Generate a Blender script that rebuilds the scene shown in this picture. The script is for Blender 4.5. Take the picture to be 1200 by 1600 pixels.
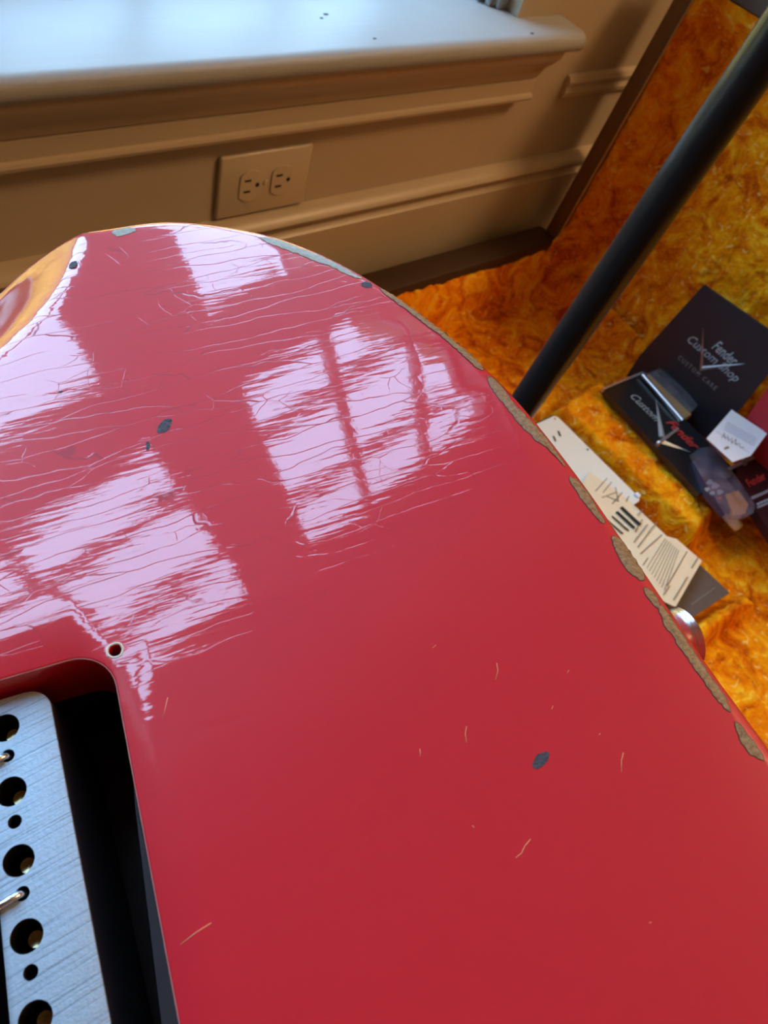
import bpy, bmesh, math, random
import numpy as np
from mathutils import Vector, Matrix, noise
from mathutils.geometry import delaunay_2d_cdt

random.seed(4)
for o in list(bpy.data.objects): bpy.data.objects.remove(o)
scene = bpy.context.scene
COL = scene.collection

# ------------------------------------------------------------------ camera
FPX = 1202.0
H = 0.69                                   # camera height above the floor
def nrm(v): v = np.array(v, float); return v/np.linalg.norm(v)
cX = nrm([1711, -852, FPX]); cZ = -nrm([-385, 924, FPX]); cZ = nrm(cZ - cX*(cZ@cX)); cY = np.cross(cZ, cX)
WM = np.array([cX, cY, cZ])                # photo camera axes (right, down, forward) -> world
cam = bpy.data.cameras.new('camera'); camo = bpy.data.objects.new('camera', cam); COL.objects.link(camo)
cr, cu, cb = WM[:, 0], -WM[:, 1], -WM[:, 2]
camo.matrix_world = Matrix([[cr[0], cu[0], cb[0], 0], [cr[1], cu[1], cb[1], 0], [cr[2], cu[2], cb[2], H], [0, 0, 0, 1]])
cam.sensor_fit = 'HORIZONTAL'; cam.sensor_width = 36; cam.lens = 36*FPX/1200
cam.clip_start = 0.01; cam.clip_end = 200
cam.dof.use_dof = True; cam.dof.focus_distance = 0.19; cam.dof.aperture_fstop = 50
scene.camera = camo

# ------------------------------------------------------------------ world, light, exposure
SKY = (0.36, 0.65, 1.0); SKY_STRENGTH = 14.3
w = bpy.data.worlds.new('sky'); scene.world = w; w.use_nodes = True
bg = w.node_tree.nodes['Background']; bg.inputs[0].default_value = (*SKY, 1); bg.inputs[1].default_value = SKY_STRENGTH
for (x0, x1) in ((-0.50, 0.08), (0.24, 0.75)):          # daylight portals in the two windows
    l = bpy.data.lights.new('window_portal', 'AREA'); l.shape = 'RECTANGLE'; l.size = x1-x0; l.size_y = 1.56
    l.cycles.is_portal = True
    lo = bpy.data.objects.new('window_portal', l); COL.objects.link(lo)
    lo.location = ((x0+x1)/2, 0.832, H+0.52); lo.rotation_euler = (math.radians(-90), 0, 0)
sun = bpy.data.lights.new('sun', 'SUN'); sun.energy = 7; sun.color = (1, .86, .62); sun.angle = .01          # behind the house: lights the garden only
suno = bpy.data.objects.new('sun', sun); COL.objects.link(suno); suno.rotation_euler = (math.radians(48), 0, math.radians(12)); suno.location = (0, -5, 8)
vs = scene.view_settings
vs.view_transform = 'Standard'; vs.look = 'None'; vs.gamma = 1; vs.exposure = 0.0; vs.use_curve_mapping = False

# ------------------------------------------------------------------ helpers
def ray(px, py): return WM @ np.array([(px-600)/FPX, (py-800)/FPX, 1.0])
def atz(px, py, z):
    "point of the photo at height z below the camera"
    q = ray(px, py); q = q*(z/q[2]); return Vector((q[0], q[1], q[2]+H))
def aty(px, py, y):
    q = ray(px, py); q = q*(y/q[1]); return Vector((q[0], q[1], q[2]+H))
def link(o): COL.objects.link(o); return o
def tag(o, label=None, cat=None, group=None, kind=None):
    if label: o['label'] = label
    if cat: o['category'] = cat
    if group: o['group'] = group
    if kind: o['kind'] = kind
    return o
def empty(name, mat=None, loc=None):
    o = bpy.data.objects.new(name, None); o.empty_display_size = .02; link(o)
    if mat is not None: o.matrix_world = mat
    if loc is not None: o.location = loc
    return o
def mesh(name, V, F, mat, parent=None, smooth=False, auto=None):
    me = bpy.data.meshes.new(name); me.from_pydata([tuple(v) for v in V], [], [tuple(f) for f in F]); me.update()
    if mat is not None: me.materials.append(mat)
    if smooth: me.polygons.foreach_set('use_smooth', [True]*len(me.polygons))
    o = bpy.data.objects.new(name, me); link(o)
    if parent is not None: o.parent = parent
    if auto: me.set_sharp_from_angle(angle=math.radians(auto))
    return o
def from_bm(name, bm, mat, parent=None, smooth=False, auto=None):
    me = bpy.data.meshes.new(name); bm.normal_update(); bm.to_mesh(me); bm.free()
    if mat is not None: me.materials.append(mat)
    if smooth: me.polygons.foreach_set('use_smooth', [True]*len(me.polygons))
    if auto: me.set_sharp_from_angle(angle=math.radians(auto))
    o = bpy.data.objects.new(name, me); link(o)
    if parent is not None: o.parent = parent
    return o
def add_box(bm, lo, hi, bevel=0, seg=2):
    vs_ = [bm.verts.new((x, y, z)) for x in (lo[0], hi[0]) for y in (lo[1], hi[1]) for z in (lo[2], hi[2])]
    fs = [bm.faces.new([vs_[i] for i in f]) for f in ((0,1,3,2),(4,6,7,5),(0,4,5,1),(2,3,7,6),(0,2,6,4),(1,5,7,3))]
    if bevel:
        es = list({e for f in fs for e in f.edges})
        bmesh.ops.bevel(bm, geom=es, offset=bevel, segments=seg, affect='EDGES', profile=.5)
def box(name, lo, hi, mat, parent=None, bevel=0, seg=2):
    bm = bmesh.new(); add_box(bm, lo, hi, bevel, seg)
    return from_bm(name, bm, mat, parent, smooth=bevel > 0, auto=40 if bevel > 0 else None)
def tube(path, rad, n=10, closed=False, caps=True):
    "verts, faces of a tube through the points; rad a number or a list"
    P = [Vector(p) for p in path]; m = len(P); V = []; F = []
    up = None
    for i, p in enumerate(P):
        a = P[(i-1) % m] if (i > 0 or closed) else p; b = P[(i+1) % m] if (i < m-1 or closed) else p
        t = (b-a).normalized()
        if up is None:
            up = Vector((0, 0, 1)) if abs(t.z) < .9 else Vector((1, 0, 0))
        x = t.cross(up).normalized(); y = x.cross(t).normalized(); up = y
        r_ = rad[i] if hasattr(rad, '__len__') else rad
        for k in range(n):
            a_ = 2*math.pi*k/n; V.append(p + x*math.cos(a_)*r_ + y*math.sin(a_)*r_)
    for i in range(m if closed else m-1):
        for k in range(n):
            j = (i+1) % m
            F.append((i*n+k, i*n+(k+1) % n, j*n+(k+1) % n, j*n+k))
    if caps and not closed:
        F.append(tuple(range(n))[::-1]); F.append(tuple((m-1)*n+k for k in range(n)))
    return V, F
def tube_obj(name, path, rad, mat, parent=None, n=10, closed=False):
    V, F = tube(path, rad, n, closed); return mesh(name, V, F, mat, parent, smooth=True, auto=50)
def lathe(name, prof, mat, parent=None, n=32, axis_m=None, cap0=True):
    "prof: list of (r, h) around local z, placed by axis_m"
    V = []; F = []
    for (r_, h_) in prof:
        for k in range(n):
            a = 2*math.pi*k/n; V.append(Vector((r_*math.cos(a), r_*math.sin(a), h_)))
    for i in range(len(prof)-1):
        for k in range(n): F.append((i*n+k, i*n+(k+1) % n, (i+1)*n+(k+1) % n, (i+1)*n+k))
    if cap0 and prof[0][0] > 1e-7: F.append(tuple(range(n))[::-1])
    if prof[-1][0] > 1e-7: F.append(tuple((len(prof)-1)*n+k for k in range(n)))
    if axis_m is not None: V = [axis_m @ v for v in V]
    return mesh(name, V, F, mat, parent, smooth=True, auto=35)
def profile_x(name, prof, x0, x1, mat, parent=None, auto=35):
    "closed profile of (y, z) extruded along x"
    n = len(prof); V = [(x0, y, z) for y, z in prof]+[(x1, y, z) for y, z in prof]
    F = [(i, i+n, (i+1) % n+n, (i+1) % n) for i in range(n)]+[tuple(range(n)), tuple(range(2*n-1, n-1, -1))]
    return mesh(name, V, F, mat, parent, smooth=True, auto=auto)
def tri_region(outer, holes, pts):
    "triangulate a polygon with holes and extra inner points; returns coords, tris, and the loops' vertex indices"
    V = [Vector(p) for p in outer]; E = []
    n = len(outer); E += [(i, (i+1) % n) for i in range(n)]; loops = [list(range(n))]
    for h in holes:
        s = len(V); V += [Vector(p) for p in h]; E += [(s+i, s+(i+1) % len(h)) for i in range(len(h))]
        loops.append(list(range(s, s+len(h))))
    V += [Vector(p) for p in pts]
    ov, oe, of, *_ = delaunay_2d_cdt(V, E, [], 0, 1e-9)
    ov = np.array([tuple(v) for v in ov]); of = [tuple(f) for f in of]
    c = np.array([ov[list(f)].mean(0) for f in of])
    keep = inside(c, np.array(outer))
    for h in holes: keep &= ~inside(c, np.array(h))
    tris = []
    for f, k in zip(of, keep):
        if not k: continue
        a, b, c_ = ov[f[0]], ov[f[1]], ov[f[2]]
        if (b[0]-a[0])*(c_[1]-a[1])-(b[1]-a[1])*(c_[0]-a[0]) < 0: f = f[::-1]
        tris.append(f)
    return ov, tris, loops
def inside(P, poly):
    x, y = P[:, 0], P[:, 1]; res = np.zeros(len(P), bool); n = len(poly); j = n-1
    for i in range(n):
        xi, yi = poly[i]; xj, yj = poly[j]
        cnd = ((yi > y) != (yj > y))
        with np.errstate(divide='ignore', invalid='ignore'):
            cnd &= x < (xj-xi)*(y-yi)/(yj-yi+1e-30)+xi
        res ^= cnd; j = i
    return res
def catmull(P, n, closed=True):
    P = np.array(P, float); m = len(P); out = []
    for i in range(m):
        p0, p1, p2, p3 = P[(i-1) % m], P[i], P[(i+1) % m], P[(i+2) % m]
        for k in range(n):
            t = k/n; out.append(.5*((2*p1)+(-p0+p2)*t+(2*p0-5*p1+4*p2-p3)*t*t+(-p0+3*p1-3*p2+p3)*t**3))
    return np.array(out)
def resample(P, step):
    P = np.vstack([P, P[:1]]); d = np.r_[0, np.cumsum(np.linalg.norm(np.diff(P, axis=0), axis=1))]
    n = int(d[-1]/step); s = np.linspace(0, d[-1], n, endpoint=False)
    return np.c_[np.interp(s, d, P[:, 0]), np.interp(s, d, P[:, 1])]
def rrect(x0, x1, y0, y1, r, n=8):
    out = []
    for cx_, cy_, a0 in ((x1-r, y1-r, 0), (x0+r, y1-r, 90), (x0+r, y0+r, 180), (x1-r, y0+r, 270)):
        for k in range(n+1):
            a = math.radians(a0+90*k/n); out.append((cx_+r*math.cos(a), cy_+r*math.sin(a)))
    return out
def circle(cx_, cy_, r, n=20): return [(cx_+r*math.cos(2*math.pi*k/n), cy_+r*math.sin(2*math.pi*k/n)) for k in range(n)]
def smooth01(x): x = np.clip(x, 0, 1); return x*x*(3-2*x)

# ------------------------------------------------------------------ materials
class NT:
    def __init__(s, name):
        s.m = bpy.data.materials.new(name); s.m.use_nodes = True; s.t = s.m.node_tree; s.n = s.t.nodes
        s.b = s.n['Principled BSDF']; s.out = s.n['Material Output']
    def add(s, typ, **kw):
        nd = s.n.new(typ)
        for k, v in kw.items():
            if k.startswith('i_'): nd.inputs[k[2:]].default_value = v
            else: setattr(nd, k, v)
        return nd
    def link(s, a, b): s.t.links.new(a, b)
    def coords(s, scale=(1, 1, 1), rot=(0, 0, 0)):
        tc = s.add('ShaderNodeTexCoord'); mp = s.add('ShaderNodeMapping')
        mp.inputs['Scale'].default_value = scale; src = tc.outputs['Object']
        if any(rot):
            m0 = s.add('ShaderNodeMapping'); m0.inputs['Rotation'].default_value = rot; s.link(src, m0.inputs['Vector']); src = m0.outputs[0]
        s.link(src, mp.inputs['Vector']); return mp.outputs[0]
    def noise(s, vec, scale, detail=4, rough=.5, dist=0):
        nd = s.add('ShaderNodeTexNoise', i_Scale=scale, i_Detail=detail, i_Roughness=rough, i_Distortion=dist)
        if vec is not None: s.link(vec, nd.inputs['Vector'])
        return nd.outputs['Fac']
    def ramp(s, fac, stops, interp='LINEAR'):
        r_ = s.add('ShaderNodeValToRGB'); cr_ = r_.color_ramp; cr_.interpolation = interp
        while len(cr_.elements) < len(stops): cr_.elements.new(.5)
        for e, (p, c) in zip(cr_.elements, stops):
            e.position = p; e.color = (*c, 1) if len(c) == 3 else c
        s.link(fac, r_.inputs[0]); return r_.outputs[0]
    def math(s, op, a, b=None, clamp=False):
        nd = s.add('ShaderNodeMath', operation=op, use_clamp=clamp)
        for i, v in enumerate((a, b)):
            if v is None: continue
            if isinstance(v, (int, float)): nd.inputs[i].default_value = v
            else: s.link(v, nd.inputs[i])
        return nd.outputs[0]
    def mix(s, fac, a, b):
        nd = s.add('ShaderNodeMix', data_type='RGBA')
        for sock, v in ((nd.inputs[0], fac), (nd.inputs[6], a), (nd.inputs[7], b)):
            if isinstance(v, (int, float)): sock.default_value = v
            elif isinstance(v, tuple): sock.default_value = (*v, 1) if len(v) == 3 else v
            else: s.link(v, sock)
        return nd.outputs[2]
    def bump(s, h, strength, dist, normal=None):
        nd = s.add('ShaderNodeBump', i_Strength=strength, i_Distance=dist); s.link(h, nd.inputs['Height'])
        if normal is not None: s.link(normal, nd.inputs['Normal'])
        return nd.outputs[0]
def plain(name, col, rough=.5, metal=0, coat=0, var=.12, vscale=40, bumpd=0, bscale=200, spec=.5):
    t = NT(name); v = t.coords()
    f = t.noise(v, vscale, 5)
    c = t.mix(f, tuple(max(0, x*(1-var)) for x in col), tuple(min(1, x*(1+var)) for x in col))
    t.link(c, t.b.inputs['Base Color']); t.b.inputs['Roughness'].default_value = rough; t.b.inputs['Metallic'].default_value = metal
    t.b.inputs['Coat Weight'].default_value = coat; t.b.inputs['Coat Roughness'].default_value = .08
    t.b.inputs['Specular IOR Level'].default_value = spec
    if bumpd: t.link(t.bump(t.noise(v, bscale, 4), 1, bumpd), t.b.inputs['Normal'])
    return t.m
M = {}
M['wall'] = plain('wall_paint', (.43, .345, .235), .55, var=.05, vscale=6, bumpd=.0006, bscale=60)
M['trim'] = plain('trim_paint', (.46, .37, .25), .38, var=.05, vscale=9, bumpd=.0005, bscale=45)
M['ceiling'] = plain('ceiling_paint', (.7, .64, .55), .8, var=.03)
M['backwall'] = plain('room_wall_paint', (.52, .40, .27), .7, var=.05)
M['plate'] = plain('outlet_plastic', (.50, .41, .28), .35, var=.03)
M['dark'] = plain('dark_slot', (.012, .01, .008), .8)
M['ground'] = plain('lawn', (.10, .13, .03), .9, var=.4, vscale=3)
def sill_mat():
    t = NT('sill_gloss_paint'); v = t.coords((3, 60, 60))
    f = t.noise(v, 3, 5, .6)
    t.link(t.mix(t.noise(t.coords(), 12, 5), (.32, .33, .32), (.37, .38, .37)), t.b.inputs['Base Color'])
    t.b.inputs['Roughness'].default_value = .40; t.b.inputs['Specular IOR Level'].default_value = .22
    t.link(t.bump(f, .5, .0006), t.b.inputs['Normal']); return t.m
M['sill'] = sill_mat()
def wood_floor():
    t = NT('dark_wood_floor'); v = t.coords((1, 14, 1))
    f = t.noise(v, 12, 7, .65, .4)
    t.link(t.ramp(f, [(.3, (.05, .022, .009)), (.6, (.11, .05, .02)), (.8, (.16, .08, .035))]), t.b.inputs['Base Color'])
    t.b.inputs['Roughness'].default_value = .35; return t.m
M['floor'] = wood_floor()
def glass_mat(name, tint=(1, 1, 1), rough=0.0, fac=1.0, haze=0, hazecol=(.8, .8, .8)):
    t = NT(name); t.n.remove(t.b)
    tr = t.add('ShaderNodeBsdfTransparent'); tr.inputs[0].default_value = (*tint, 1)
    gl = t.add('ShaderNodeBsdfGlossy'); gl.inputs['Roughness'].default_value = rough
    lw = t.add('ShaderNodeLayerWeight'); mx = t.add('ShaderNodeMixShader')
    fr = t.math('ADD', t.math('MULTIPLY', t.math('POWER', lw.outputs['Facing'], 5.0), .9), .035)
    t.link(fr, mx.inputs[0]); t.link(tr.outputs[0], mx.inputs[1]); t.link(gl.outputs[0], mx.inputs[2])
    last = mx.outputs[0]
    if haze:
        df = t.add('ShaderNodeBsdfDiffuse'); df.inputs[0].default_value = (*hazecol, 1)
        m2 = t.add('ShaderNodeMixShader'); m2.inputs[0].default_value = haze
        if name != 'window_glass':
            nz = t.noise(t.coords(), 60, 4); t.link(t.math('MULTIPLY', t.ramp(nz, [(.35, (.3,)*3), (.7, (1,)*3)]), haze), m2.inputs[0])
        t.link(last, m2.inputs[1]); t.link(df.outputs[0], m2.inputs[2]); last = m2.outputs[0]
    t.link(last, t.out.inputs[0]); return t.m
M['glass'] = glass_mat('window_glass')
M['clear'] = glass_mat('clear_plastic', (.93, .93, .95), .08, haze=.10, hazecol=(.7, .7, .75))
M['bag'] = glass_mat('bag_plastic', (.80, .77, .86), .12, haze=.26, hazecol=(.42, .38, .48))

# ------------------------------------------------------------------ room
YW = 0.614
OX0, OX1, OZ0, OZ1 = -0.53, 0.785, H-0.31, H+1.36       # the window opening
RX0, RX1, RY0, CZ = -2.4, 3.3, -3.2, 2.6
def wall_front():
    bm = bmesh.new(); y0, y1 = YW, YW+.23
    add_box(bm, (RX0, y0, 0), (OX0, y1, CZ)); add_box(bm, (OX1, y0, 0), (RX1, y1, CZ))
    add_box(bm, (OX0, y0, 0), (OX1, y1, OZ0)); add_box(bm, (OX0, y0, OZ1), (OX1, y1, CZ))
    return from_bm('wall_front', bm, M['wall'])
tag(wall_front(), 'cream painted wall below and beside the window', kind='structure')
tag(box('floor', (RX0, RY0, -.05), (RX1, YW, 0), M['floor']), 'dark brown wooden floor', kind='structure')
tag(box('ceiling', (RX0, RY0, CZ), (RX1, YW+.23, CZ+.1), M['ceiling']), 'pale ceiling', kind='structure')
tag(box('wall_left', (RX0-.1, RY0, 0), (RX0, YW+.23, CZ), M['backwall']), 'tan side wall', kind='structure')
tag(box('wall_right', (RX1, RY0, 0), (RX1+.1, YW+.23, CZ), M['backwall']), 'tan side wall', kind='structure')
tag(box('wall_back', (RX0, RY0-.1, 0), (RX1, RY0, CZ), M['backwall']), 'tan back wall', kind='structure')
tag(box('ground', (-40, 0.9, -.75), (40, 60, -.7), M['ground']), 'lawn outside the window', kind='structure')

def hedge():
    V = []; F = []; nx, nz = 120, 26; rnd = random.Random(3)
    for j in range(nz+8):
        for i in range(nx+1):
            x = -12+24*i/nx
            if j <= nz: y, z = 6.0, -.7+2.7*j/nz
            else: y, z = 6.0+.25*(j-nz), 2.0
            d = .22*noise.fractal(Vector((x*1.7, y*1.3, z*1.7)), 1, 2, 4)
            V.append((x, y-d, z+d*(.6 if j > 2 else 0)))
    for j in range(nz+7):
        for i in range(nx): a = j*(nx+1)+i; F.append((a, a+1, a+nx+2, a+nx+1))
    o = mesh('hedge', V, F, plain('autumn_leaves', (.80, .42, .05), .7, var=.5, vscale=9, bumpd=.05, bscale=30), None, True)
    return tag(o, 'tall yellow autumn hedge across the lawn outside the window', 'hedge')
hedge()
def garden_tree(x, y, h):
    r_ = tag(empty('garden_tree', loc=(x, y, -.7)), 'leafy green tree standing behind the hedge outside', 'tree')
    tube_obj('trunk', [(0, 0, 0), (.1, 0, h*.4), (0, .1, h*.85)], [.24, .18, .08], plain('bark', (.08, .055, .035), .9, var=.4, bumpd=.02, bscale=20), r_, 12)
    lm = plain('green_leaves', (.06, .085, .02), .7, var=.6, vscale=5, bumpd=.08, bscale=14)
    bm = bmesh.new()
    for (cx_, cy_, cz_, rr) in ((0, 0, h, 1.9), (1.3, .2, h-.5, 1.5), (-1.0, .3, h-.9, 1.2), (.5, -.3, h+1.0, 1.2), (1.9, 0, h+.5, 1.2)):
        b2 = bmesh.ops.create_icosphere(bm, subdivisions=4, radius=rr, matrix=Matrix.Translation((cx_, cy_, cz_)))
        for v in b2['verts']:
            d = (v.co-Vector((cx_, cy_, cz_))).normalized(); v.co += d*(.38*noise.fractal(v.co*1.6, 1, 2, 4))
    from_bm('crown', bm, lm, r_, True)
garden_tree(6.3, 8.4, 10.4)
def nose(yf, z0, z1, yb, n=8):
    r_ = (z1-z0)/2; P = [(yb, z0)]
    for k in range(n+1):
        a = math.radians(-90-180*k/n); P.append((yf+r_+r_*math.cos(a), (z0+z1)/2+r_*math.sin(a)))
    P.append((yb, z1)); return P
sill = profile_x('trim_1', nose(.566, H-.322, H-.300, .655), OX0-.06, .862, M['sill']); tag(sill, 'glossy white painted window sill', kind='structure')
# rounded right end and the deep part inside the opening
box('sill_bed', (OX0, .655, H-.322), (OX1, .846, H-.300), M['sill'], sill)
for (px, py, s) in ((510, 22, .003), (503, 28, .002), (586, 60, .002), (832, 52, .0025)):
    p = atz(px, py, -.2998); box('paint_chip', (p.x-s, p.y-s*.5, p.z-.0002), (p.x+s*.6, p.y+s*.4, p.z+.0002), M['dark'], sill)
ap = [(YW, H-.3215), (YW-.040, H-.3215), (YW-.038, H-.330), (YW-.030, H-.340), (YW-.021, H-.349), (YW-.017, H-.358), (YW-.015, H-.3625), (YW-.0125, H-.3635), (YW-.0125, H-.3645),
      (YW-.015, H-.3655), (YW-.015, H-.381), (YW-.018, H-.3825), (YW-.0192, H-.3855), (YW-.018, H-.389), (YW-.010, H-.392), (YW, H-.395)]
apron = profile_x('trim_2', ap[::-1], OX0-.05, .842, M['trim']); tag(apron, 'cream apron moulding under the sill', kind='structure')
p = aty(352, 143, YW-.026); lathe('nail_hole', [(.0022, -.0006), (.0022, .001), (.0008, .0016)], M['dark'], apron, 10, Matrix.Translation(p) @ Matrix.Rotation(math.radians(60), 4, 'X'))
rail = [(YW, H-.372), (YW-.006, H-.374), (YW-.009, H-.380), (YW-.006, H-.388), (YW-.008, H-.394), (YW-.006, H-.400), (YW, H-.402)]
tag(profile_x('trim_3', rail[::-1], .925, RX1, M['trim']), 'cream chair rail moulding running behind the case lid', kind='structure')
bb = [(YW, H-.484), (YW-.008, H-.486), (YW-.016, H-.491), (YW-.019, H-.496), (YW-.017, H-.501), (YW-.011, H-.505), (YW-.013, H-.511), (YW-.017, H-.514), (YW-.017, 0), (YW, 0)]
tag(profile_x('baseboard_front', bb[::-1], RX0, RX1, M['trim']), 'tall cream baseboard with a moulded cap', kind='structure')
# jamb lining and window casing
jb = tag(box('trim_4', (.770, .632, H-.30), (OX1+.004, .842, OZ1), M['sill'], bevel=.002), 'white window jamb rising from the sill', kind='structure')
for k, (xa, ya) in enumerate(((.762, .640), (.756, .652))): box('jamb_bead', (xa, ya, H-.30), (.7715, ya+.008, OZ1), M['sill'], jb, .002)
tag(box('trim_5', (OX0-.004, .632, H-.30), (-.50, .842, OZ1), M['sill'], bevel=.002), 'white window jamb on the far side', kind='structure')
tag(box('trim_6', (.08, .735, H-.30), (.24, .842, OZ1), M['sill'], bevel=.003), 'white mullion post between the two windows', kind='structure')

def window(name, cols, x0, x1, label):
    root = tag(empty(name, loc=(0, 0, 0)), label, kind='structure')
    y0, y1 = .765, .795; zb, zt = H-.30, OZ1
    rows_lo = [(-.258, -.01), (.006, .255), (.271, .530)]; rows_hi = [(.668, .812), (.832, 1.058), (1.080, 1.285)]
    bw = .008
    box('stile', (x0, y0, zb), (cols[0][0], y1, zt), M['sill'], root); box('stile', (cols[-1][1], y0, zb), (x1, y1, zt), M['sill'], root)
    xa, xb = cols[0][0], cols[-1][1]
    box('bottom_rail', (xa, y0, zb), (xb, y1, H-.258), M['sill'], root)
    box('meeting_rail', (xa, y0-.01, H+.530), (xb, y1+.01, H+.668), M['sill'], root)
    box('top_rail', (xa, y0, H+1.285), (xb, y1, zt), M['sill'], root)
    for c0, c1 in zip(cols, cols[1:]):
        box('muntin', (c0[1], y0+.004, H-.258), (c1[0], y1-.004, H+.530), M['sill'], root); box('muntin', (c0[1], y0+.004, H+.668), (c1[0], y1-.004, H+1.285), M['sill'], root)
    for rows in (rows_lo, rows_hi):
        for r0, r1 in zip(rows, rows[1:]):
            for c in cols: box('muntin', (c[0], y0+.004, H+r0[1]), (c[1], y1-.004, H+r1[0]), M['sill'], root)
        for r_ in rows:
            for c in cols: box('pane', (c[0], .7785, H+r_[0]), (c[1], .7815, H+r_[1]), M['glass'], root)
    return root
window('window_1', [(-.48, -.189), (-.171, .080)], -.50, .081, 'white sash window with divided panes, left')
window('window_2', [(.240, .402), (.419, .573), (.591, .745)], .239, .77, 'white sash window with divided panes, right')

# added ceiling lamp, out of view: warm fill light for the room
def added_ceiling_lamp(x, y):
    t = NT('added_lamp_glass'); t.b.inputs['Base Color'].default_value = (1, .9, .75, 1); t.b.inputs['Emission Color'].default_value = (1, .70, .38, 1); t.b.inputs['Emission Strength'].default_value = 2.0
    r_ = tag(empty('added_ceiling_lamp', loc=(x, y, CZ)), 'added round ceiling lamp with warm glass bowl, out of view', 'lamp')
    lathe('added_lamp_base', [(.17, 0), (.17, -.02), (.15, -.03)], plain('added_lamp_brass', (.6, .45, .2), .3, 1), r_)
    lathe('added_lamp_bowl', [(.16, -.03), (.15, -.07), (.10, -.10), (.0, -.115)], t.m, r_)
    l = bpy.data.lights.new('fill_light', 'POINT'); l.energy = 94; l.color = (1, .64, .33); l.shadow_soft_size = .28
    lo = bpy.data.objects.new('fill_light', l); link(lo); lo.parent = r_; lo.location = (0, 0, -.30)
    return r_
added_ceiling_lamp(2.0, -0.85)

# ------------------------------------------------------------------ electric outlet
def outlet():
    c = Vector((.4662, YW, H-.447)); R_ = tag(empty('wall_outlet', loc=c), 'cream double wall outlet mounted sideways on the wall under the sill', 'outlet')
    bm = bmesh.new(); add_box(bm, (-.057, -.0055, -.035), (.057, 0, .035), .0035, 3)
    from_bm('cover_plate', bm, M['plate'], R_, True, 40)
    for sx in (-1, 1):
        cx_ = .0195*sx
        pts = []
        for k in range(32):
            a = 2*math.pi*k/32; pts.append((cx_+max(-.0125, min(.0125, .0168*math.cos(a)))*1.0, .0168*math.sin(a)))
        V = [(x, -.0068, z) for x, z in pts]+[(x, -.004, z) for x, z in pts]; n = len(pts)
        F = [tuple(range(n))]+[(i, i+n, (i+1) % n+n, (i+1) % n) for i in range(n)]
        f = mesh('receptacle', V, F, M['plate'], R_)
        for sz in (-1, 1): box('slot', (cx_-.0075, -.0071, sz*.0062-.0011), (cx_+.0005, -.0060, sz*.0062+.0011), M['dark'], f)
        lathe('ground_hole', [(.0024, 0), (.0024, .001)], M['dark'], f, 14, Matrix.Translation((cx_+.0085, -.0061, 0)) @ Matrix.Rotation(math.radians(90), 4, 'X'))
    lathe('screw', [(.003, 0), (.0026, .0012), (0, .0015)], M['plate'], R_, 14, Matrix.Translation((0, -.0055, 0)) @ Matrix.Rotation(math.radians(90), 4, 'X'))
outlet()

# ------------------------------------------------------------------ guitar
gN = WM @ nrm([.07, -.542, -.837]); gN = nrm(gN)
gV = WM @ nrm([-890, -2168, FPX]); gV = nrm(gV-gN*(gV@gN)); gU = np.cross(gV, gN)
GD = 0.13125
gO = gV*.0286-gN*GD
GM = Matrix([[gU[0], gV[0], gN[0], gO[0]], [gU[1], gV[1], gN[1], gO[1]], [gU[2], gV[2], gN[2], gO[2]+H], [0, 0, 0, 1]])
def g_at(px, py, dz=0.0):
    "photo point on the plane dz (mm) from the guitar's back, in guitar millimetres"
    q = ray(px, py); t = -(GD-dz*.001)/(q@gN); p = q*t-gO; return (p@gU*1000, p@gV*1000)
G = tag(empty('electric_guitar', GM), 'worn red electric guitar body lying on its front, tremolo cavity open', 'guitar')
def gmesh(name, V, F, mat, parent=None, smooth=True, auto=None):
    return mesh(name, [(v[0]*.001, v[1]*.001, v[2]*.001) for v in V], F, mat, parent or G, smooth, auto)

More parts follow.
